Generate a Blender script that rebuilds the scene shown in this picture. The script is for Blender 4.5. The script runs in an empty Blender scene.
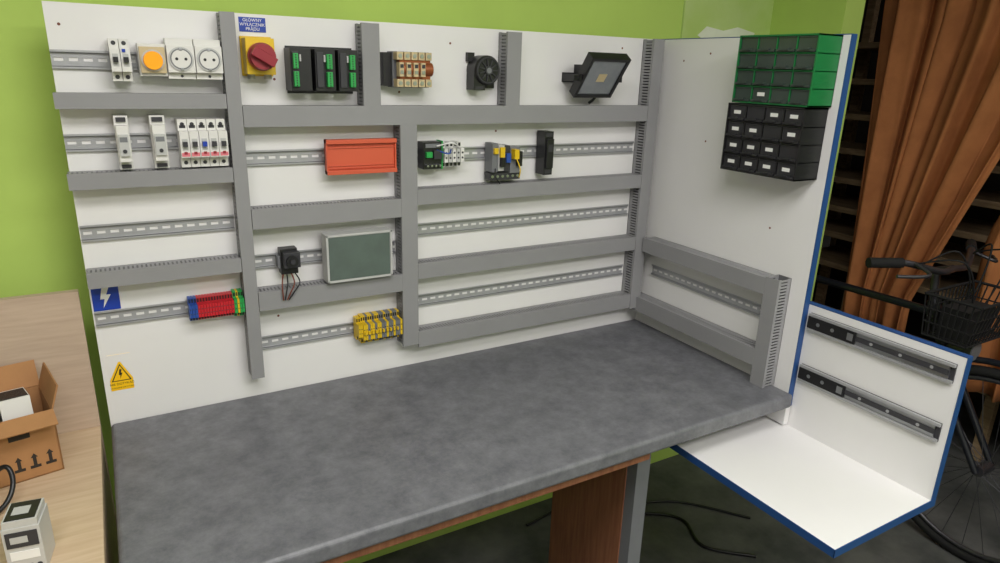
import bpy, bmesh, math, random
from mathutils import Vector, Matrix
random.seed(4)
S=bpy.context.scene
S.view_settings.view_transform='Standard'
S.view_settings.look='None'
S.view_settings.exposure=0.0
def lin(c):
    return tuple(((v/255)/12.92 if v/255<=0.04045 else ((v/255+0.055)/1.055)**2.4) for v in c)+(1,)
MATS={}
def mat(name,rgb,rough=0.5,metal=0.0,var=0.06,scale=8,bump=0.0,bscale=60,stretch=(1,1,1),rgb2=None,contrast=None,spec=0.5,emit=0,detail=6,nr=0.6):
    m=bpy.data.materials.new(name);m.use_nodes=True
    nt=m.node_tree;N=nt.nodes;L=nt.links
    b=N['Principled BSDF'];b.inputs['Roughness'].default_value=rough;b.inputs['Metallic'].default_value=metal
    b.inputs['Specular IOR Level'].default_value=spec
    tc=N.new('ShaderNodeTexCoord');mp=N.new('ShaderNodeMapping');mp.inputs['Scale'].default_value=stretch
    L.new(tc.outputs['Object'],mp.inputs['Vector'])
    nz=N.new('ShaderNodeTexNoise');nz.inputs['Scale'].default_value=scale;nz.inputs['Detail'].default_value=detail;nz.inputs['Roughness'].default_value=nr
    L.new(mp.outputs[0],nz.inputs['Vector'])
    cr=N.new('ShaderNodeValToRGB');c=lin(rgb)
    if rgb2: c2=lin(rgb2)
    else: c2=tuple(min(1,v*(1+var)) for v in c[:3])+(1,);c=tuple(v*(1-var) for v in c[:3])+(1,)
    lo,hi=contrast or (0.35,0.65)
    cr.color_ramp.elements[0].position=lo;cr.color_ramp.elements[1].position=hi
    cr.color_ramp.elements[0].color=c;cr.color_ramp.elements[1].color=c2
    L.new(nz.outputs['Fac'],cr.inputs['Fac']);L.new(cr.outputs['Color'],b.inputs['Base Color'])
    if bump:
        n2=N.new('ShaderNodeTexNoise');n2.inputs['Scale'].default_value=bscale;n2.inputs['Detail'].default_value=5
        L.new(mp.outputs[0],n2.inputs['Vector'])
        bp=N.new('ShaderNodeBump');bp.inputs['Strength'].default_value=bump;bp.inputs['Distance'].default_value=0.004
        L.new(n2.outputs['Fac'],bp.inputs['Height']);L.new(bp.outputs[0],b.inputs['Normal'])
    if emit:
        b.inputs['Emission Color'].default_value=c2;b.inputs['Emission Strength'].default_value=emit
    MATS[name]=m;return m
mat('white_laminate',(228,227,225),0.45,var=0.015,scale=3)
mat('blue_edge',(30,72,128),0.5)
mat('duct_grey',(140,140,141),0.5,var=0.03)
mat('duct_shade_grey',(100,100,102),0.6,var=0.03)  # darker copy of the duct plastic, shade inside the duct put into colour
mat('zinc',(172,173,175),0.38,metal=0.4,var=0.04,scale=30)
mat('steel',(170,172,175),0.3,metal=0.9,scale=30)
mat('black_plastic',(24,24,26),0.4)
mat('dark_grey',(50,50,54),0.5)
mat('mid_grey',(115,117,120),0.5)
mat('light_grey',(185,186,183),0.5,var=0.03)
mat('white_plastic',(220,219,214),0.4,var=0.02)
mat('device_grey',(190,190,186),0.4,var=0.02)
mat('beige',(196,178,138),0.5)
mat('copper',(150,85,50),0.4,metal=0.4)
mat('yellow',(222,186,30),0.4)
mat('amber',(245,160,10),0.3,emit=0.2)
mat('red',(145,32,45),0.4)
mat('bright_red',(196,30,42),0.4)
mat('green',(40,160,75),0.4)
mat('organizer_green',(16,112,56),0.45)
mat('organizer_drawer',(56,68,62),0.18)
mat('organizer_black',(22,22,24),0.45)
mat('drawer_black',(44,44,47),0.22)
mat('blue',(40,78,160),0.4)
mat('sign_blue',(20,60,165),0.4)
mat('sign_yellow',(245,195,10),0.4)
mat('orange_red',(206,90,60),0.45,var=0.03)
mat('pcb_green',(86,98,92),0.4,rgb2=(92,106,99),scale=20)
mat('glass_led',(150,155,160),0.12,metal=0.6,var=0.1,scale=20)
mat('cardboard',(168,122,78),0.85,var=0.08,scale=12,bump=0.1)
mat('ink',(45,38,32),0.8)
mat('label_white',(235,235,232),0.5,var=0.02)
mat('worktop',(80,81,86),0.42,rgb2=(124,125,129),scale=16,contrast=(0.32,0.70),bump=0.12,bscale=70,detail=14,nr=0.8)
mat('oak_light',(208,186,156),0.55,rgb2=(188,162,130),scale=5,stretch=(1.2,14,14),contrast=(0.3,0.75))
mat('oak_panel',(198,177,156),0.55,rgb2=(174,152,132),scale=5,stretch=(1.2,14,14),contrast=(0.3,0.75))
mat('brown_wood',(132,84,60),0.5,rgb2=(158,106,76),scale=6,stretch=(14,14,1.2))
mat('wall_green',(182,210,104),0.85,var=0.05,scale=2.5,bump=0.15,bscale=25)
mat('wall_green_new',(192,212,138),0.85,rgb2=(180,206,114),scale=6,bump=0.3,bscale=18)
mat('plaster',(228,232,214),0.9,bump=0.4)
mat('wall_white',(208,208,203),0.9)
mat('wall_painted_dim',(62,56,48),0.9)  # dimness of the storage room put into the wall colour
mat('concrete',(66,68,66),0.85,rgb2=(100,100,97),scale=5,bump=0.3,bscale=30)
mat('curtain',(166,104,58),0.85,rgb2=(184,118,68),scale=9,bump=0.1,bscale=200)
mat('plank',(170,146,112),0.8,rgb2=(134,110,80),stretch=(10,1,10))
mat('rubber',(16,16,16),0.8)
mat('bike_paint',(28,30,36),0.3)
mat('bike_metal',(90,90,94),0.4,metal=0.8)
mat('cable_brown',(110,50,30),0.5)
mat('pink',(220,120,130),0.5)
mat('lamp_glow',(255,255,250),0.5,emit=3)

class B:
    def __init__(s,T=None): s.v=[];s.f=[];s.m=[];s.mn=[];s.T=T or Matrix.Identity(4);s.sm=[]
    def mi(s,n):
        if n not in s.mn: s.mn.append(n)
        return s.mn.index(n)
    def add(s,vs,fs,m,smooth=False):
        o=len(s.v);s.v+= [s.T@Vector(v) for v in vs]
        k=s.mi(m)
        for f in fs: s.f.append([i+o for i in f]);s.m.append(k);s.sm.append(smooth)
    def box(s,x0,x1,y0,y1,z0,z1,m,R=None,c=None):
        vs=[(x,y,z) for x in (x0,x1) for y in (y0,y1) for z in (z0,z1)]
        if R is not None:
            c=Vector(c) if c is not None else Vector(((x0+x1)/2,(y0+y1)/2,(z0+z1)/2))
            vs=[R@(Vector(v)-c)+c for v in vs]
        s.add(vs,[(0,1,3,2),(4,6,7,5),(0,4,5,1),(2,3,7,6),(0,2,6,4),(1,5,7,3)],m)
    def cyl(s,p0,p1,r,m,n=16,r2=None,caps=True,smooth=True):
        p0=Vector(p0);p1=Vector(p1);r2=r if r2 is None else r2
        d=(p1-p0).normalized();a=d.orthogonal().normalized();b=d.cross(a)
        vs=[]
        for p,q in ((p0,r),(p1,r2)):
            for i in range(n):
                t=2*math.pi*i/n;vs.append(p+a*math.cos(t)*q+b*math.sin(t)*q)
        s.add(vs,[(i,(i+1)%n,n+(i+1)%n,n+i) for i in range(n)],m,smooth)
        if caps:
            s.add(vs[:n],[tuple(range(n))],m);s.add(vs[n:],[tuple(range(n))],m)
    def ring(s,c,axis,R,r,m,n=40,k=8):
        c=Vector(c);d=Vector(axis).normalized();a=d.orthogonal().normalized();b=d.cross(a);vs=[]
        for i in range(n):
            t=2*math.pi*i/n;u=a*math.cos(t)+b*math.sin(t)
            for j in range(k):
                q=2*math.pi*j/k;vs.append(c+u*(R+r*math.cos(q))+d*r*math.sin(q))
        s.add(vs,[(i*k+j,((i+1)%n)*k+j,((i+1)%n)*k+(j+1)%k,i*k+(j+1)%k) for i in range(n) for j in range(k)],m,True)
    def tube(s,pts,r,m,n=8,sub=6):
        P=[Vector(p) for p in pts];Q=[]
        if len(P)>2 and sub>1:
            for i in range(len(P)-1):
                a=P[max(i-1,0)];b=P[i];c=P[i+1];d=P[min(i+2,len(P)-1)]
                for j in range(sub):
                    t=j/sub;Q.append(0.5*((2*b)+(c-a)*t+(2*a-5*b+4*c-d)*t*t+(3*b-a-3*c+d)*t**3))
            Q.append(P[-1])
        else: Q=P
        ref=None;vs=[]
        for i,p in enumerate(Q):
            d=(Q[min(i+1,len(Q)-1)]-Q[max(i-1,0)]).normalized()
            if ref is None: ref=d.orthogonal().normalized()
            ref=(ref-d*ref.dot(d)).normalized();b=d.cross(ref)
            for j in range(n):
                t=2*math.pi*j/n;vs.append(p+(ref*math.cos(t)+b*math.sin(t))*r)
        K=len(Q)
        s.add(vs,[(i*n+j,i*n+(j+1)%n,(i+1)*n+(j+1)%n,(i+1)*n+j) for i in range(K-1) for j in range(n)],m,True)
        s.add(vs[:n],[tuple(range(n))],m);s.add(vs[-n:],[tuple(range(n))],m)
    def prism(s,poly,y0,y1,m):
        n=len(poly);vs=[(x,y0,z) for x,z in poly]+[(x,y1,z) for x,z in poly]
        s.add(vs,[tuple(range(n)),tuple(range(n,2*n))]+[(i,(i+1)%n,n+(i+1)%n,n+i) for i in range(n)],m)
    def done(s,name,bevel=0,parent=None,seg=2,recalc=True):
        me=bpy.data.meshes.new(name);me.from_pydata([tuple(v) for v in s.v],[],s.f)
        for n in s.mn: me.materials.append(MATS[n])
        for p,k,q in zip(me.polygons,s.m,s.sm): p.material_index=k;p.use_smooth=q
        if recalc:
            bm=bmesh.new();bm.from_mesh(me);bmesh.ops.recalc_face_normals(bm,faces=bm.faces);bm.to_mesh(me);bm.free()
        ob=bpy.data.objects.new(name,me);S.collection.objects.link(ob)
        if parent: ob.parent=parent
        if bevel:
            md=ob.modifiers.new('bevel','BEVEL');md.width=bevel;md.segments=seg;md.limit_method='ANGLE'
        return ob
def solid(name,x0,x1,y0,y1,z0,z1,m,bevel=0,parent=None):
    b=B();b.box(x0,x1,y0,y1,z0,z1,m);return b.done(name,bevel,parent)

X1=1.5723;D=0.6177;FL=-0.75;CE=1.75
# ------------------------------------------------ room
solid('floor',-2.1,4.1,-3.6,1.3,FL-.1,FL,'concrete')
solid('ceiling',-2.1,4.1,-3.6,1.3,CE,CE+.1,'wall_white')
solid('wall_back',-2.1,2.22,.15,.27,FL,CE,'wall_green')
solid('wall_left',-2.1,-2.0,-3.6,.15,FL,CE,'wall_white')
solid('wall_front',-2.0,4.0,-3.6,-3.5,FL,CE,'wall_white')
solid('wall_right',2.22,2.32,-.145,.27,FL,CE,'wall_green')
solid('wall_right_front',2.22,2.32,-3.5,-1.75,FL,CE,'wall_green')
solid('wall_right_lintel',2.22,2.32,-1.75,-.145,1.45,CE,'wall_green')
b=B();b.box(1.79,2.22,.142,.15,.4,CE,'wall_green_new')
b.prism([(1.86,.93),(1.93,.90),(2.02,.925),(2.12,.915),(2.14,.95),(2.05,.965),(1.98,.95),(1.9,.96)],.140,.142,'plaster')
b.done('wall_plaster_patch')
solid('wall_storage_far',4.0,4.1,-3.6,1.3,FL,CE,'wall_painted_dim')
solid('wall_storage_back',2.32,4.0,1.2,1.3,FL,CE,'wall_painted_dim')
solid('wall_storage_side',2.22,2.32,.27,1.3,FL,CE,'wall_painted_dim')

# ------------------------------------------------ workstation boards
b=B();b.box(0,X1,0,.018,-.12,.9,'white_laminate')
for x,z in [(.022,.86),(.42,.765),(.62,.62),(1.42,.87),(1.0,.64),(.86,.86),(.39,.2),(.72,.74)]:
    b.cyl((x,-.0001,z),(x,.0,z),.003,'cable_brown',8)
back=b.done('back_board')
b=B();b.box(X1,X1+.018,-D,.018,-.10,.9,'white_laminate')
b.box(X1-.0002,X1+.0195,-D-.0015,-D+.0006,-.045,.9015,'blue_edge')
b.box(X1-.0002,X1+.0195,-D,.018,.9,.9022,'blue_edge')
b.box(X1+.018,X1+.0195,-D,.018,-.045,.9,'blue_edge')
for y,z in [(-.1,.84),(-.22,.62),(-.2,.86),(-.48,.42),(-.12,.05)]:
    b.cyl((X1-.0001,y,z),(X1,y,z),.003,'cable_brown',8)
side=b.done('side_board')

def frame(o,a,w,out):
    a,w,out=Vector(a),Vector(w),Vector(out)
    M=Matrix((a,w,out)).transposed().to_4x4();M.translation=Vector(o);return M
def duct(o,a,w,out,L,W,Dp=.05,hollow=False):
    b=B(frame(o,a,w,out))
    b.box(0,L,-W/2,W/2,0.0003,.002,'duct_shade_grey')
    if not hollow: b.box(.002,L-.002,-W/2+.0022,W/2-.0022,.002,Dp-.003,'duct_shade_grey')  # added filler, its grey stands in for the shade behind the slots
    for sg in (-1,1):
        y0=sg*W/2;y1=sg*(W/2-.0018)
        b.box(0,L,y0,y1,.0003,.014,'duct_grey')
        b.box(0,L,y0,y1,Dp-.010,Dp-.003,'duct_grey')
        n=int(L/.0085)
        for i in range(n):
            s0=(i+.2)*L/n;b.box(s0,s0+.0050,y0,y1,.014,Dp-.010,'duct_grey')
    e=.0012
    b.box(-.0005,L+.0005,-W/2-e,W/2+e,Dp-.002,Dp,'duct_grey')
    for sg in (-1,1): b.box(-.0005,L+.0005,sg*(W/2),sg*(W/2+e),Dp-.009,Dp-.002,'duct_grey')
    return b.done('cable_duct')
XH=(1,0,0);ZV=(0,0,1);OY=(0,-1,0)
def hd(x0,x1,z0,z1): return duct((x0,0,(z0+z1)/2),XH,ZV,OY,x1-x0,z1-z0)
def vd(x0,x1,z0,z1,h=False): return duct(((x0+x1)/2,0,z0),ZV,XH,OY,z1-z0,x1-x0,hollow=h)
hd(-.004,.306,.705,.733);hd(-.003,.306,.547,.577);hd(.002,.306,.339,.370)
vd(.309,.336,.065,.898)
hd(.339,1.495,.6654,.7085)
vd(.703,.7447,.077,.664)
vd(.612,.652,.710,.893);vd(1.001,1.041,.710,.893)
vd(1.498,1.537,.062,.898,True)
hd(.339,.701,.436,.480);hd(.339,.701,.237,.281)
hd(.747,1.495,.4636,.501);hd(.747,1.495,.2636,.303);hd(.747,1.495,.068,.110)
def sdh(y0,y1,z0,z1): return duct((X1,y0,(z0+z1)/2),(0,-1,0),ZV,(-1,0,0),y0-y1,z1-z0)
sdh(-.055,-.528,.257,.300);sdh(-.002,-.528,.053,.099)
duct((X1,-.55,0.001),ZV,(0,-1,0),(-1,0,0),.304,.040,hollow=True)

def rail(o,a,w,out,L):
    b=B(frame(o,a,w,out))
    for sg in (-1,1):
        b.box(0,L,sg*.0175,sg*.0125,.0065,.0075,'zinc')
        b.box(0,L,sg*.0135,sg*.0125,.001,.0075,'zinc')
        b.box(0,L,sg*.0135,sg*.0033,.001,.002,'zinc')
    n=int(L/.025)
    for i in range(n+1):
        s0=i*.025-.0045;s1=s0+.009
        s0=max(0,s0);s1=min(L,s1)
        if s1>s0: b.box(s0,s1,-.0033,.0033,.001,.002,'zinc')
    return b.done('din_rail')
def hr(x0,x1,z): return rail((x0,0,z),XH,ZV,OY,x1-x0)
hr(.0,.306,.7955);hr(.0,.306,.6345);hr(.002,.306,.447);hr(.003,.306,.255)
hr(.340,.700,.591);hr(.340,.700,.346);hr(.340,.700,.137)
hr(.748,1.49,.583);hr(.748,1.49,.386);hr(.748,1.49,.186)
rail((X1,-.06,.192),(0,-1,0),ZV,(-1,0,0),.466)

# ------------------------------------------------ worktop
b=B();b.box(0.0,X1-.001,-D-.017,-.001,-.04,0,'worktop')
wt=b.done('worktop_desk',0.009,seg=4)
b=B()
b.box(.10,1.105,-.600,-.582,-.080,-.0405,'brown_wood');b.done('apron',parent=wt)
b=B();b.box(1.12,1.138,-.525,-.22,FL,-.0405,'brown_wood');b.box(1.108,1.150,-.56,-.525,FL,-.0405,'mid_grey');b.box(1.105,1.12,-.525,-.22,FL,-.0405,'brown_wood');b.done('leg_1',parent=wt)
b=B();b.box(.05,.068,-.525,-.22,FL,-.0405,'brown_wood');b.box(.04,.10,-.56,-.525,FL,-.0405,'mid_grey');b.done('leg_2',parent=wt)
b=B();xo=X1+.0205
b.box(xo,xo+.018,-1.0,-.2,-.105,.247,'white_laminate')
b.box(xo-.001,xo+.019,-1.0015,-1.0,-.106,.2485,'blue_edge')
b.box(xo-.0006,xo+.019,-1.0,-.2,.247,.249,'blue_edge')
b.box(1.243,xo+.018,-1.0,-.2,-.123,-.105,'white_laminate')
b.box(1.2415,1.243,-1.0015,-.2,-.124,-.1045,'blue_edge')
b.box(1.2415,xo+.019,-1.002,-1.0,-.124,-.1045,'blue_edge')
tray=b.done('side_shelf_tray')
for z in (.205,.062):
    b=B()
    X=xo-.0012
    b.box(X-.004,X,-.985,-.63,z-.0225,z+.0225,'dark_grey')
    b.box(X-.011,X-.004,-.985,-.63,z+.016,z+.0225,'zinc')
    b.box(X-.011,X-.004,-.985,-.63,z-.0225,z-.016,'zinc')
    b.box(X-.0075,X-.004,-.975,-.76,z-.015,z+.015,'steel')
    b.box(X-.0095,X-.0075,-.975,-.76,z-.006,z+.006,'dark_grey')
    b.box(X-.012,X-.004,-.76,-.63,z-.0155,z+.0155,'black_plastic')
    b.box(X-.0126,X-.012,-.755,-.74,z-.009,z+.009,'steel')
    for yy in (-.66,-.70): b.cyl((X-.0126,yy,z),(X-.012,yy,z),.005,'steel',10)
    for yy in (-.80,-.87,-.94): b.cyl((X-.0102,yy,z),(X-.0095,yy,z),.004,'zinc',10)
    b.done('drawer_slide')

# ------------------------------------------------ devices
RB=-.0077
def toggle(b,x,z,y,w,m='black_plastic'):
    b.box(x-w/2,x+w/2,y-.009,y,z-.004,z+.006,m)
def module(b,x0,x1,z0,z1,body='white_plastic',tog='black_plastic',yf=-.065,stripe=None):
    zc=(z0+z1)/2;h=z1-z0
    b.box(x0,x1,-.044,RB,z0,z1,body)
    b.box(x0,x1,yf,-.044,zc-h*.27,zc+h*.27,body)
    xc=(x0+x1)/2
    b.box(xc-(x1-x0)*.3,xc+(x1-x0)*.3,yf-.0004,yf,zc-.012,zc+.012,'light_grey')
    toggle(b,xc,zc,yf,(x1-x0)*.5,tog)
    if stripe: b.box(x0+.001,x1-.001,yf-.0006,yf,zc-h*.25,zc-h*.17,stripe)
    for zz in (z0+h*.1,z1-h*.1): b.cyl((xc,-.0446,zz),(xc,-.044,zz),min(.0042,(x1-x0)*.3),'dark_grey',10)
b=B()
module(b,.100,.117,.757,.837);module(b,.118,.135,.757,.837)
b.box(.121,.127,-.0675,-.065,.812,.818,'sign_blue')
b.done('residual_current_breaker',.0008)
b=B()
b.box(.149,.199,-.05,RB,.768,.830,'white_plastic')
b.box(.151,.197,-.058,-.05,.774,.824,'beige')
b.cyl((.174,-.062,.798),(.174,-.05,.798),.021,'light_grey',24)
b.cyl((.174,-.070,.798),(.174,-.062,.798),.017,'amber',24,r2=.018)
b.done('din_signal_lamp',.0008)
b=B()
for x0 in (.2,.253):
    x1=x0+.0515;xc=(x0+x1)/2
    b.box(x0,x1,-.045,RB,.763,.842,'white_plastic')
    b.box(x0,x1,-.058,-.045,.776,.829,'white_plastic')
    b.cyl((xc,-.061,.8025),(xc,-.058,.8025),.0235,'light_grey',28)
    b.cyl((xc,-.0614,.8025),(xc,-.061,.8025),.0205,'mid_grey',28)
    b.cyl((xc,-.062,.8025),(xc,-.0614,.8025),.018,'white_plastic',28)
    for dx in (-.0085,.0085): b.cyl((xc+dx,-.0625,.8025),(xc+dx,-.062,.8025),.003,'black_plastic',10)
    for dz in (-.019,.019): b.box(xc-.003,xc+.003,-.064,-.0614,.8025+dz-.0025,.8025+dz+.0025,'steel')
    b.cyl((xc,-.0455,.769),(xc,-.045,.769),.003,'dark_grey',8)
b.done('din_power_socket',.0008)
for x0,x1 in ((.0905,.116),(.155,.183)):
    b=B()
    b.box(x0,x1,-.04,RB,.582,.690,'white_plastic')
    b.prism([(x0+.002,.60),(x1-.002,.60),(x1-.002,.672),(x0+.002,.672)],-.062,-.04,'white_plastic')
    b.box(x0+.004,x1-.004,-.068,-.062,.612,.655,'light_grey')
    b.cyl(((x0+x1)/2,-.07,.622),((x0+x1)/2,-.068,.622),.004,'dark_grey',10)
    b.box(x0+.006,x1-.006,-.0685,-.068,.640,.650,'mid_grey')
    b.box(x0+.004,x1-.004,-.0445,-.04,.678,.687,'dark_grey')
    b.box(x0+.004,x1-.004,-.0445,-.04,.585,.592,'dark_grey')
    b.done('fuse_holder',.001)
b=B()
for i in range(5):
    x0=.206+i*.0189
    module(b,x0,x0+.018,.582,.682,tog='dark_grey' if i!=2 else 'sign_blue',stripe='pink')
    b.box(x0+.006,x0+.012,-.0672,-.065,.612,.617,'red')
    b.box(x0+.003,x0+.015,-.0446,-.044,.664,.670,'dark_grey')
b.done('circuit_breaker_row',.0006)
def slices(b,x0,x1,z0,z1,mats,pitch=.0062,depth=.048):
    n=max(1,int(round((x1-x0)/pitch)));p=(x1-x0)/n;zc=(z0+z1)/2;h=z1-z0
    for i in range(n):
        m=mats[i%len(mats)] if isinstance(mats,list) else mats
        a=x0+i*p;c=a+p*.86
        b.box(a,c,-.030,RB,z0,z1,m)
        b.box(a,c,-depth,-.030,zc-h*.28,zc+h*.28,m)
        b.box(a+p,a+p*.86,-.026,RB,z0+.002,z1-.002,'dark_grey')
        for zz in (z0+h*.11,z1-h*.11):
            b.box(a+p*.15,a+p*.72,-.0306,-.030,zz-.0045,zz+.0045,'black_plastic')
        for zz in (-.1,.1): b.cyl(((a+c)/2,-depth-.0005,zc+zz*h),((a+c)/2,-depth,zc+zz*h),p*.25,'dark_grey',6)
b=B()
slices(b,.188,.206,.230,.283,'blue');slices(b,.206,.284,.230,.283,'bright_red')
slices(b,.284,.291,.226,.287,'green');slices(b,.291,.296,.226,.287,'yellow');slices(b,.296,.3065,.226,.287,'green')
b.done('terminal_block_strip')
b=B()
slices(b,.578,.59,.112,.172,'yellow',.0065,.052)
slices(b,.59,.64,.100,.176,['yellow','yellow','mid_grey'],.0065,.055)
slices(b,.64,.698,.100,.176,['mid_grey','mid_grey','yellow'],.0065,.055)
for i in range(10): b.box(.592+i*.0098,.596+i*.0098,-.062,-.053,.134,.142,'yellow')
b.done('terminal_block_strip')
b=B()
b.box(.354,.414,-.05,0,.775,.850,'yellow')
b.box(.351,.417,-.008,0,.771,.854,'yellow')
b.cyl((.384,-.055,.812),(.384,-.05,.812),.030,'yellow',28)
b.cyl((.384,-.066,.812),(.384,-.055,.812),.029,'red',28)
b.cyl((.384,-.078,.812),(.384,-.066,.812),.026,'red',28,r2=.028)
b.box(.374,.394,-.092,-.078,.786,.838,'red',R=Matrix.Rotation(math.radians(-60),3,'Y'))
b.cyl((.367,-.02,.765),(.367,-.02,.776),.008,'light_grey',12)
b.cyl((.402,-.02,.765),(.402,-.02,.776),.008,'light_grey',12)
b.done('rotary_main_switch',.0015)
b=B()
b.box(.447,.600,-.006,0,.735,.838,'black_plastic')
for i,x0 in enumerate((.444,.498,.551)):
    x1=x0+.046
    b.box(x0,x1,-.058,-.003,.742,.833,'black_plastic')
    b.box(x0+.003,x0+.018,-.062,-.058,.75,.826,'dark_grey')
    g0,g1=((x0+.004,x0+.015) if i==0 else (x1-.022,x1-.010))
    b.box(g0,g1,-.070,-.058,.752,.784,'green');b.box(g0,g1,-.070,-.058,.790,.822,'green')
    for j in range(6):
        for zb in (.7545,.7925): b.cyl(((g0+g1)/2,-.0705,zb+j*.0052),((g0+g1)/2,-.070,zb+j*.0052),.0017,'black_plastic',6)
    b.box(x0+.019,x0+.023,-.0625,-.058,.805,.820,'light_grey')
b.done('controller_module_rack',.0008)
b=B()
b.box(.668,.690,-.03,0,.755,.832,'black_plastic')
b.box(.69,.785,-.035,0,.752,.835,'mid_grey')
b.box(.700,.780,-.055,-.035,.765,.825,'copper')
b.cyl((.700,-.050,.795),(.784,-.050,.795),.016,'copper',16)
for i in range(5):
    x0=.692+i*.0185
    for z0,z1 in ((.754,.772),(.816,.834)):
        b.box(x0,x0+.0155,-.060,-.030,z0,z1,'beige')
        b.cyl((x0+.0078,-.062,(z0+z1)/2),(x0+.0078,-.060,(z0+z1)/2),.0048,'steel',10)
    if i<4:
        b.box(x0+.002,x0+.0135,-.070,-.05,.778,.810,'beige')
        b.box(x0+.004,x0+.012,-.072,-.070,.784,.792,'steel');b.box(x0+.004,x0+.012,-.072,-.070,.798,.806,'dark_grey')
b.done('power_contactor',.0006)
b=B()
fx,fz=.944,.797
b.cyl((fx,-.045,fz),(fx,0,fz),.037,'black_plastic',32)
b.cyl((fx,-.050,fz),(fx,-.045,fz),.034,'black_plastic',32,r2=.037)
b.ring((fx,-.050,fz),(0,1,0),.031,.0025,'dark_grey',32,6)
for i in range(11):
    t=i*2*math.pi/11
    b.box(fx+.009,fx+.027,-.0535,-.0505,fz-.0015,fz+.0015,'dark_grey',R=Matrix.Rotation(t,3,'Y'),c=(fx,-.052,fz))
b.cyl((fx,-.056,fz),(fx,-.050,fz),.011,'dark_grey',16)
b.cyl((fx,-.0565,fz),(fx,-.056,fz),.007,'mid_grey',16)
b.box(fx-.037,fx-.004,-.043,-.001,.748,fz,'black_plastic')
b.box(fx-.032,fx-.009,-.0435,-.043,.750,.758,'dark_grey')
b.box(fx+.018,fx+.040,-.012,0,.752,.775,'black_plastic')
b.box(fx-.040,fx-.02,-.012,0,.818,.84,'black_plastic')
b.done('centrifugal_fan',.001)
b=B()
bot=Vector((1.2835,-.045,.735));up=Vector((0,-.078,.104)).normalized();xx=Vector((1,0,0));nn=xx.cross(up)
if nn.y>0: nn=-nn
b.T=frame(bot,xx,up,nn)
b.box(-.066,.066,0,.130,-.022,0,'black_plastic')
b.box(-.066,.066,0,.009,0,.006,'black_plastic');b.box(-.066,.066,.121,.130,0,.006,'black_plastic')
b.box(-.066,-.057,.009,.121,0,.006,'black_plastic');b.box(.057,.066,.009,.121,0,.006,'black_plastic')
b.box(-.057,.057,.009,.121,0,.002,'glass_led')
b.box(-.014,.014,.052,.078,.002,.0026,'beige')
for i in range(8): b.box(-.05+i*.0135,-.047+i*.0135,.01,.117,-.034,-.022,'black_plastic')
b.T=Matrix.Identity(4)
b.box(1.2095,1.2175,-.085,-.002,.775,.795,'black_plastic');b.box(1.3495,1.3575,-.085,-.002,.775,.795,'black_plastic')
b.box(1.2095,1.3575,-.006,0,.772,.798,'black_plastic')
b.cyl((1.193,-.075,.785),(1.22,-.075,.785),.008,'black_plastic',12)
b.box(1.25,1.32,-.045,0,.765,.82,'black_plastic')
b.tube([(1.29,-.03,.77),(1.305,-.035,.735),(1.295,-.02,.715)],.004,'black_plastic')
b.done('floodlight',.001)
def carrier(name,x0,x1,z0,z1,mo,mi,y=-.05,lip=.01):
    b=B()
    b.box(x0,x1,y+.016,y+.022,z0,z1,mo)
    b.box(x0,x1,y,y+.022,z1-lip,z1,mo);b.box(x0,x1,y,y+.022,z0,z0+lip,mo)
    b.box(x0,x0+.004,y+.004,y+.022,z0,z1,mo);b.box(x1-.004,x1,y+.004,y+.022,z0,z1,mo)
    b.box(x0+.004,x1-.004,y+.010,y+.016,z0+lip,z1-lip,mi)
    for zz in (z0+lip+.003,z0+lip+.009,z1-lip-.005,z1-lip-.011): b.box(x0+.004,x1-.004,y+.007,y+.010,zz,zz+.002,mo)
    b.box(x0+.02,x1-.02,y+.022,RB,(z0+z1)/2-.02,(z0+z1)/2+.02,mo)
    return b.done(name,.0008)
carrier('pcb_rail_carrier',.517,.692,.550,.632,'orange_red','orange_red')
b=B()
x0,x1,z0,z1=.500,.668,.288,.408;y=-.065
b.box(x0,x1,y,-.025,z0,z1,'light_grey')
b.box(x0+.006,x1-.006,y-.0015,y,z0+.006,z1-.006,'pcb_green')
b.box(x0,x1,y-.003,y,z0,z0+.005,'light_grey');b.box(x0,x1,y-.003,y,z1-.005,z1,'light_grey')
b.box(x0,x0+.005,y-.003,y,z0,z1,'light_grey');b.box(x1-.005,x1,y-.003,y,z0,z1,'light_grey')
b.box(x0+.03,x1-.03,-.025,RB,.326,.366,'mid_grey')
b.done('circuit_board_holder',.0008)
b=B()
b.box(.398,.438,-.035,RB,.315,.378,'black_plastic')
b.box(.402,.440,-.055,-.035,.335,.372,'dark_grey')
b.cyl((.42,-.062,.352),(.42,-.055,.352),.014,'black_plastic',16)
b.cyl((.42,-.066,.352),(.42,-.062,.352),.006,'dark_grey',12)
b.box(.392,.400,-.03,-.0077,.33,.36,'mid_grey')
for k,(dx,m) in enumerate([(-.012,'cable_brown'),(-.004,'black_plastic'),(.006,'cable_brown'),(.014,'black_plastic')]):
    b.tube([(.415+dx,-.03,.318),(.413+dx*1.6,-.054,.298),(.405+dx,-.058,.275),(.40+dx*.5,-.056,.258)],.0018,m,6)
b.done('relay_with_wires',.0008)
b=B()
b.box(.765,.815,-.045,RB,.552,.620,'black_plastic')
b.box(.770,.786,-.055,-.045,.582,.596,'green');b.box(.790,.812,-.056,-.045,.578,.600,'dark_grey')
b.box(.77,.81,-.048,-.045,.606,.616,'mid_grey')
for i in range(4): b.cyl((.772+i*.0115,-.0575,.562),(.772+i*.0115,-.045,.562),.003,'steel',8)
slices(b,.822,.880,.553,.618,['white_plastic','light_grey'],.0125,.05)
b.box(.818,.822,-.04,RB,.550,.622,'green')
b.tube([(.80,-.05,.60),(.825,-.065,.592),(.84,-.05,.60)],.002,'blue',6)
b.tube([(.80,-.05,.61),(.83,-.075,.62),(.865,-.05,.605)],.002,'label_white',6)
b.done('terminal_and_relay_set',.0006)
b=B()
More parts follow.
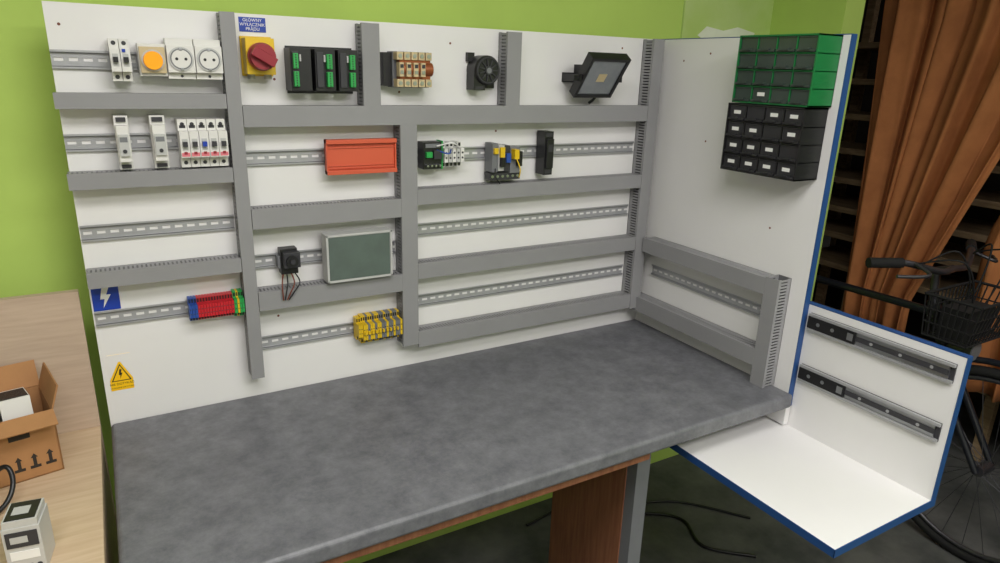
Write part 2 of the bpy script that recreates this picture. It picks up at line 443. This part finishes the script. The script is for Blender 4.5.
b.box(.963,.980,-.05,RB,.535,.612,'mid_grey')
b.box(.982,1.000,-.050,RB,.538,.608,'light_grey');b.box(.984,.998,-.058,-.05,.575,.602,'yellow');b.box(.985,.998,-.062,-.05,.55,.573,'black_plastic')
b.box(1.003,1.020,-.045,RB,.535,.605,'dark_grey');b.box(1.005,1.019,-.055,-.045,.56,.585,'blue')
b.box(1.022,1.053,-.045,RB,.530,.600,'mid_grey');b.box(1.024,1.038,-.066,-.045,.570,.596,'yellow');b.box(1.040,1.052,-.06,-.045,.55,.590,'black_plastic')
b.box(.963,1.058,-.04,RB,.512,.532,'dark_grey')
for i in range(6): b.cyl((.970+i*.016,-.0415,.522),(.970+i*.016,-.04,.522),.004,'steel',8)
b.box(.965,.978,-.058,-.05,.585,.60,'yellow')
b.tube([(.973,-.05,.545),(.968,-.062,.525),(.983,-.06,.505)],.0018,'black_plastic',6)
b.tube([(1.028,-.06,.58),(1.038,-.072,.545),(1.043,-.06,.52)],.0018,'yellow',6)
b.done('timer_relay_set',.0006)
b=B()
b.box(1.130,1.158,-.050,RB,.520,.640,'black_plastic')
b.box(1.133,1.155,-.058,-.050,.540,.620,'black_plastic')
b.box(1.137,1.151,-.0585,-.058,.585,.605,'dark_grey')
b.box(1.133,1.155,-.0505,-.050,.524,.535,'dark_grey');b.box(1.133,1.155,-.0505,-.050,.625,.636,'dark_grey')
b.done('power_supply_module',.001)

# signs
def text(par,s,x,z,size,m,y):
    c=bpy.data.curves.new('sign_text','FONT');c.body=s;c.size=size;c.align_x='CENTER';c.align_y='CENTER';c.extrude=.0001
    o=bpy.data.objects.new('sign_text',c);S.collection.objects.link(o);o.data.materials.append(MATS[m])
    o.location=(x,y,z);o.rotation_euler=(math.pi/2,0,0);o.parent=par
bolt=[(.35,1),(.75,1),(.55,.62),(.8,.62),(.3,0),(.42,.42),(.18,.42)]
b=B();b.box(.003,.055,-.001,0,.272,.334,'sign_blue')
b.prism([(.012+p[0]*.034,.278+p[1]*.048) for p in bolt],-.0013,-.001,'label_white')
b.done('electric_hazard_sign')
b=B();b.box(.012,.058,-.001,0,.078,.165,'sign_yellow')
b.prism([(.015,.100),(.055,.100),(.035,.142)],-.0013,-.001,'black_plastic')
b.prism([(.0185,.102),(.0515,.102),(.035,.1375)],-.0016,-.0013,'sign_yellow')
b.prism([(.029+p[0]*.012,.105+p[1]*.024) for p in bolt],-.0019,-.0016,'black_plastic')
b.prism([(.012,.165),(.012,.105),(.0125,.105),(.033,.147),(.033,.165)],-.0014,-.001,'white_laminate')
b.prism([(.058,.165),(.058,.105),(.0575,.105),(.037,.147),(.037,.165)],-.0014,-.001,'white_laminate')
b.prism([(.033,.165),(.033,.147),(.037,.147),(.037,.165)],-.0014,-.001,'white_laminate')
o=b.done('high_voltage_warning_sign')
text(o,'NIE DOTYKAĆ',.035,.093,.0074,'black_plastic',-.0012);text(o,'URZĄDZENIE ELEKTRYCZNE',.035,.084,.0036,'black_plastic',-.0012)
b=B();b.box(.353,.409,-.001,0,.863,.893,'sign_blue');o=b.done('main_switch_sign')
text(o,'GŁÓWNY',.381,.887,.009,'label_white',-.0012);text(o,'WYŁĄCZNIK',.381,.878,.009,'label_white',-.0012);text(o,'PRĄDU',.381,.869,.009,'label_white',-.0012)

# ------------------------------------------------ drawer organizers
def organizer(name,y0,y1,z0,z1,dep,cols,rows,fm,dm,labels):
    b=B(frame((X1,y0,z0),(0,-1,0),ZV,(-1,0,0)));L=y0-y1;H=z1-z0;t=.004
    b.box(0,L,0,H,0.0003,.003,fm)
    b.box(0,L,0,t,0.0003,dep,fm);b.box(0,L,H-t,H,0.0003,dep,fm);b.box(0,t,0,H,0.0003,dep,fm);b.box(L-t,L,0,H,0.0003,dep,fm)
    cw=(L-t)/cols;rh=(H-t)/rows
    for i in range(1,cols): b.box(i*cw,i*cw+t*.7,0,H,.001,dep-.002,fm)
    for j in range(1,rows): b.box(0,L,j*rh,j*rh+t*.7,.001,dep-.002,fm)
    for i in range(cols):
        for j in range(rows):
            a=i*cw+t*1.1;c=(i+1)*cw-t*.3;d=j*rh+t*1.1;e=(j+1)*rh-t*.3
            b.box(a,c,d,e,.01,dep-.004,dm)
            b.box(a,c,d,d+.006,dep-.004,dep+.002,dm)
            b.box(a,c,e-.002,e,dep-.004,dep-.001,dm)
            b.box((a+c)/2-(c-a)*.25,(a+c)/2+(c-a)*.25,d+.004,d+.0075,dep-.004,dep+.008,dm)
            if labels(i,j): b.box((a+c)/2-.011,(a+c)/2+.011,d+(e-d)*.42,d+(e-d)*.42+.009,dep-.004,dep-.0033,'label_white')
    return b.done(name,.0006)
organizer('parts_drawer_organizer',-.372,-.598,.738,.8995,.085,4,4,'organizer_green','organizer_drawer',lambda i,j:(j==0 and i==1))
organizer('parts_drawer_organizer',-.362,-.592,.565,.736,.085,4,4,'organizer_black','drawer_black',lambda i,j:(i+j)%5!=4)

# ------------------------------------------------ left oak desk
b=B();b.box(-.95,-.02,-1.1,0,-.03,-.001,'oak_light')
desk=b.done('oak_desk',.002)
b=B();b.box(-.95,-.02,.0,.018,FL,.322,'oak_panel');b.done('back_panel',parent=desk)
b=B();b.box(-.04,-.022,-1.05,0,FL,-.03,'oak_panel');b.done('side_panel_1',parent=desk)
b=B();b.box(-.95,-.93,-1.05,0,FL,-.03,'oak_panel');b.done('side_panel_2',parent=desk)
b=B();T=Matrix.Translation((-.198,-.115,-.0008))@Matrix.Rotation(math.radians(12),4,'Z');b.T=T
w,d,h,t=.10,.07,.135,.003
b.box(-w,w,-d,d,0,t,'cardboard')
b.box(-w,w,-d,-d+t,0,h,'cardboard');b.box(-w,w,d-t,d,0,h,'cardboard')
b.box(-w,-w+t,-d,d,0,h,'cardboard');b.box(w-t,w,-d,d,0,h,'cardboard')
b.box(w-t,w,-d,d,h,h+.05,'cardboard',R=Matrix.Rotation(math.radians(18),3,'Y'),c=(w,0,h))
b.box(-w,w,d-t,d,h,h+.055,'cardboard',R=Matrix.Rotation(math.radians(-25),3,'X'),c=(0,d,h))
b.box(-w,w,-d,-d+t,h,h+.04,'cardboard',R=Matrix.Rotation(math.radians(115),3,'X'),c=(0,-d,h))
b.box(.02,.055,-d-.0005,-d,.09,.103,'ink')
for i in range(3):
    x=.02+i*.026;b.prism([(x,.022),(x+.018,.022),(x+.018,.028),(x+.012,.028),(x+.012,.045),(x+.015,.045),(x+.009,.054),(x+.003,.045),(x+.006,.045),(x+.006,.028),(x,.028)],-d-.0005,-d,'ink')
b.box(-.07,.0,-.045,.05,.02,.147,'white_plastic',R=Matrix.Rotation(.15,3,'Y'))
b.box(.02,.07,-.05,.045,.02,.155,'white_plastic',R=Matrix.Rotation(-.2,3,'X'))
for k in range(9): b.box(.022,.068,-.045+k*.009,-.041+k*.009,.150,.1565,'black_plastic',R=Matrix.Rotation(-.2,3,'X'),c=(.045,-.0025,.0875))
b.box(-.02,.015,-.05,.04,.01,.14,'dark_grey')
b.done('cardboard_box')
b=B();b.T=Matrix.Translation((-.122,-.445,-.0008))@Matrix.Rotation(math.radians(-8),4,'Z')
b.box(-.026,.026,-.03,.03,0,.085,'device_grey')
b.box(-.024,.024,-.028,.028,.085,.097,'device_grey')
b.box(-.021,.021,-.025,.025,.097,.0985,'black_plastic')
b.box(-.014,.010,-.012,.010,.0985,.0990,'light_grey')
b.box(-.022,.022,-.0315,-.03,.050,.078,'dark_grey')
b.box(-.016,.008,-.0320,-.0315,.058,.070,'light_grey')
b.box(-.020,.020,-.0308,-.03,.026,.042,'label_white')
for i in range(4): b.cyl((-.016+i*.011,-.031,.012),(-.016+i*.011,-.03,.012),.004,'dark_grey',10)
b.done('din_timer_device',.001)
b=B();b.tube([(-.36,-.30,.005),(-.25,-.27,.02),(-.19,-.225,.055),(-.165,-.23,.065),(-.16,-.25,.035),(-.18,-.28,.01),(-.24,-.33,.005),(-.36,-.36,.005)],.0045,'black_plastic')
b.done('black_cable')

# ------------------------------------------------ floor cables
b=B()
b.tube([(1.25,-.1,FL+.006),(1.5,-.05,FL+.006),(1.66,-.12,FL+.006),(1.72,-.2,FL+.006),(1.68,-.33,FL+.006),(1.8,-.45,FL+.006)],.006,'black_plastic')
b.tube([(1.2,.05,FL+.006),(1.45,.08,FL+.006),(1.6,-.02,FL+.006),(1.78,-.1,FL+.006),(1.95,-.3,FL+.006)],.005,'black_plastic')
b.done('power_cable')

# ------------------------------------------------ curtains & storage
def curtain(fn_l,fn_r,z0,z1,x,n=90,k=30,folds=9,amp=.03,ph=0):
    vs=[];fs=[]
    for j in range(k+1):
        z=z1+(z0-z1)*j/k;l=fn_l(z);r=fn_r(z)
        for i in range(n+1):
            u=i/n;w=u*folds*2*math.pi+ph+.35*math.sin(z*2.1+u*4)
            vs.append((x+amp*math.sin(w)+amp*.4*math.sin(w*2.3+z*1.5),l+(r-l)*u+.01*math.sin(w*1.7),z))
    fs=[(j*(n+1)+i,j*(n+1)+i+1,(j+1)*(n+1)+i+1,(j+1)*(n+1)+i) for j in range(k) for i in range(n)]
    b=B();b.add(vs,fs,'curtain',True);o=b.done('curtain',recalc=False)
    md=o.modifiers.new('t','SOLIDIFY');md.thickness=.003
    return o
sm=lambda a,b_,t:a+(b_-a)*max(0,min(1,t))
curtain(lambda z:.12-.08*max(0,min(1,(1.1-z)/1.3)),lambda z:sm(-.60,-.24,(1.05-z)/1.1),-.22,1.55,2.84,folds=5)
curtain(lambda z:sm(-.62,-.42,(.95-z)/.7),lambda z:-1.1,-.35,1.55,2.90,folds=6,ph=1.2)
b=B();b.tube([(2.87,.4,1.56),(2.87,-1.8,1.56)],.012,'steel');b.done('curtain_rod')
b=B()
for z in (-.45,-.1,.05,.18,.32,.46,.62,.78,.94): b.box(3.15,3.5,-1.2,.9,z,z+.026,'plank')
for y in (-1.2,-.5,.2,.55,.88):
    b.box(3.15,3.19,y,y+.04,FL,1.2,'plank');b.box(3.46,3.5,y,y+.04,FL,1.2,'plank')
b.done('storage_shelf')

# ------------------------------------------------ bicycle (faces -Y)
b=B();BX=2.43;fy=-.78;hz=FL+.347;R=.33
fh=Vector((BX,fy,hz));rh=Vector((BX,fy+1.05,hz))
for h in (fh,rh):
    b.ring(h,(1,0,0),R,.017,'rubber',48,8);b.ring(h,(1,0,0),R-.024,.009,'bike_metal',48,6)
    b.cyl(h-Vector((.035,0,0)),h+Vector((.035,0,0)),.018,'bike_metal',12)
    for i in range(28):
        t=2*math.pi*i/28;e=h+Vector((0,math.cos(t)*(R-.025),math.sin(t)*(R-.025)))
        b.cyl(h+Vector((.025*(1 if i%2 else -1),math.cos(t+.5)*.018,math.sin(t+.5)*.018)),e,.0012,'bike_metal',4,caps=False)
ht=Vector((BX,fy+.27,FL+.85));hb=Vector((BX,fy+.20,FL+.70));bb=Vector((BX,fy+.64,FL+.30));st=Vector((BX,fy+.80,FL+.80))
for sx in (-.05,.05):
    b.tube([hb+Vector((sx*.6,0,-.02)),hb+Vector((sx,-.03,-.08)),fh+Vector((sx,0,0))],.011,'bike_paint')
    b.tube([bb,rh+Vector((sx,0,0))],.009,'bike_paint');b.tube([st,rh+Vector((sx,0,0))],.008,'bike_paint')
b.cyl(hb,ht,.02,'bike_paint',14);b.cyl(hb+Vector((-.04,0,-.02)),hb+Vector((.04,0,-.02)),.014,'bike_paint')
b.cyl(ht-Vector((0,0,.04)),st,.014,'bike_paint');b.cyl(hb,bb,.017,'bike_paint');b.cyl(bb,st,.015,'bike_paint')
b.cyl(st,st+Vector((0,.04,.12)),.012,'bike_metal')
b.box(BX-.07,BX+.07,fy+.72,fy+.98,FL+.92,FL+.96,'rubber')
stem=ht+Vector((0,.01,.10));b.cyl(ht,stem,.013,'bike_metal');cl=stem+Vector((0,-.05,.02));b.cyl(stem,cl,.013,'bike_metal')
b.tube([cl+Vector((-.30,.10,.03)),cl+Vector((-.2,.05,.03)),cl+Vector((-.08,0,0)),cl,cl+Vector((.08,0,0)),cl+Vector((.2,.05,.03)),cl+Vector((.30,.10,.03))],.011,'bike_metal')
for sx in (-1,1):
    b.tube([cl+Vector((sx*.21,.055,.03)),cl+Vector((sx*.31,.105,.03))],.017,'rubber')
    b.tube([cl+Vector((sx*.18,.03,.03)),cl+Vector((sx*.20,-.03,.01)),cl+Vector((sx*.29,.02,.005))],.006,'bike_metal')
    b.tube([cl+Vector((sx*.18,.03,.03)),cl+Vector((sx*.14,-.09,.06)),cl+Vector((sx*.05,-.10,-.08)),hb+Vector((0,-.02,.02))],.003,'rubber',6)
    b.tube([cl+Vector((sx*.15,.02,.03)),cl+Vector((sx*.10,-.05,.08)),cl+Vector((sx*.02,-.07,-.06)),hb+Vector((0,.02,.02))],.003,'rubber',6)
bx0,bx1,by0,by1,bz0,bz1=BX-.22,BX+.07,cl.y-.20,cl.y-.04,cl.z-.18,cl.z-.04
def rod(p,q,r=.0025): b.cyl(p,q,r,'rubber',5)
for z,r in ((bz1,.005),(bz0,.004)):
    i=.03 if z==bz0 else 0
    P=[(bx0+i,by0+i,z),(bx1-i,by0+i,z),(bx1-i,by1,z),(bx0+i,by1,z)]
    for k in range(4): rod(P[k],P[(k+1)%4],r)
for q in (.33,.66):
    i=.03*(1-q);z=bz0+(bz1-bz0)*q
    P=[(bx0+i,by0+i,z),(bx1-i,by0+i,z),(bx1-i,by1,z),(bx0+i,by1,z)]
    for k in range(4): rod(P[k],P[(k+1)%4])
for k in range(13):
    u=k/12;xt=bx0+(bx1-bx0)*u;xb=bx0+.03+(bx1-bx0-.06)*u
    rod((xt,by0,bz1),(xb,by0+.03,bz0));rod((xt,by1,bz1),(xb,by1,bz0));rod((xb,by0+.03,bz0),(xb,by1,bz0))
for k in range(1,8):
    u=k/8;yt=by0+(by1-by0)*u;yb=by0+.03+(by1-by0-.03)*u
    rod((bx0,yt,bz1),(bx0+.03,yb,bz0));rod((bx1,yt,bz1),(bx1-.03,yb,bz0))
b.box(bx0+.05,bx1-.08,by0+.05,by1-.03,bz0+.003,bz0+.10,'rubber')
b.cyl((BX-.02,cl.y-.13,cl.z-.24),(BX-.02,cl.y-.06,cl.z-.24),.035,'bike_metal',16,r2=.025)
b.cyl((BX-.02,cl.y-.132,cl.z-.24),(BX-.02,cl.y-.13,cl.z-.24),.031,'mid_grey',16)
b.cyl((BX-.02,cl.y-.06,cl.z-.24),hb,.006,'bike_metal',8)
b.cyl(bb-Vector((.05,0,0)),bb+Vector((.05,0,0)),.022,'bike_metal')
b.ring(bb+Vector((-.05,0,0)),(1,0,0),.085,.004,'bike_metal',30,6)
b.cyl(bb+Vector((-.06,0,0)),bb+Vector((-.06,-.10,-.13)),.009,'bike_metal');b.cyl(bb+Vector((.06,0,0)),bb+Vector((.06,.10,.13)),.009,'bike_metal')
b.box(BX-.16,BX-.07,bb.y-.14,bb.y-.06,bb.z-.14,bb.z-.12,'rubber')
pts=[fh+Vector((0,math.cos(t)*(R+.035),math.sin(t)*(R+.035))) for t in [math.radians(a) for a in range(20,175,15)]]
b.tube(pts,.012,'bike_paint',6,2)
b.cyl((BX-.03,fy+.6,bb.z-.02),(BX-.18,fy+.72,FL+.0),.008,'bike_metal')
b.done('bicycle',.0)

# ------------------------------------------------ lights
def lamp(x,y,w,lx,ly):
    b=B();b.box(x-lx/2-.03,x+lx/2+.03,y-ly/2-.03,y+ly/2+.03,CE-.06,CE-.001,'white_plastic');b.box(x-lx/2,x+lx/2,y-ly/2,y+ly/2,CE-.066,CE-.06,'lamp_glow')
    o=b.done('ceiling_or_fill_lamp')
    l=bpy.data.lights.new('tube_or_fill_light','AREA');l.shape='RECTANGLE';l.size=lx;l.size_y=ly;l.energy=w;l.color=(1,.96,.955)
    lo=bpy.data.objects.new('tube_or_fill_light',l);S.collection.objects.link(lo);lo.location=(x,y,CE-.075);lo.parent=o
lamp(.2,-1.4,22,1.4,.6);lamp(1.0,-2.4,38,1.4,.6);lamp(2.95,-1.3,4,.25,.8)  # last one is an added fill lamp brightening storage room and bicycle
w=bpy.data.worlds.new('w');S.world=w;w.use_nodes=True
w.node_tree.nodes['Background'].inputs[0].default_value=(.9,.95,1,1);w.node_tree.nodes['Background'].inputs[1].default_value=.3

# ------------------------------------------------ camera
yaw,pt,rl,f=0.5337,-0.3071,0.0307,672.28
fw=Vector((math.sin(yaw)*math.cos(pt),math.cos(yaw)*math.cos(pt),math.sin(pt)))
r=Vector((math.cos(yaw),-math.sin(yaw),0));u=r.cross(fw)
r2=r*math.cos(rl)+u*math.sin(rl);u2=-r*math.sin(rl)+u*math.cos(rl)
cam=bpy.data.cameras.new('camera');cam.sensor_width=36;cam.lens=f*36/1000;cam.clip_start=.02
co=bpy.data.objects.new('camera',cam);S.collection.objects.link(co)
Mx=Matrix((r2,u2,-fw)).transposed().to_4x4();Mx.translation=Vector((0.0665,-1.6271,0.8036));co.matrix_world=Mx
S.camera=co
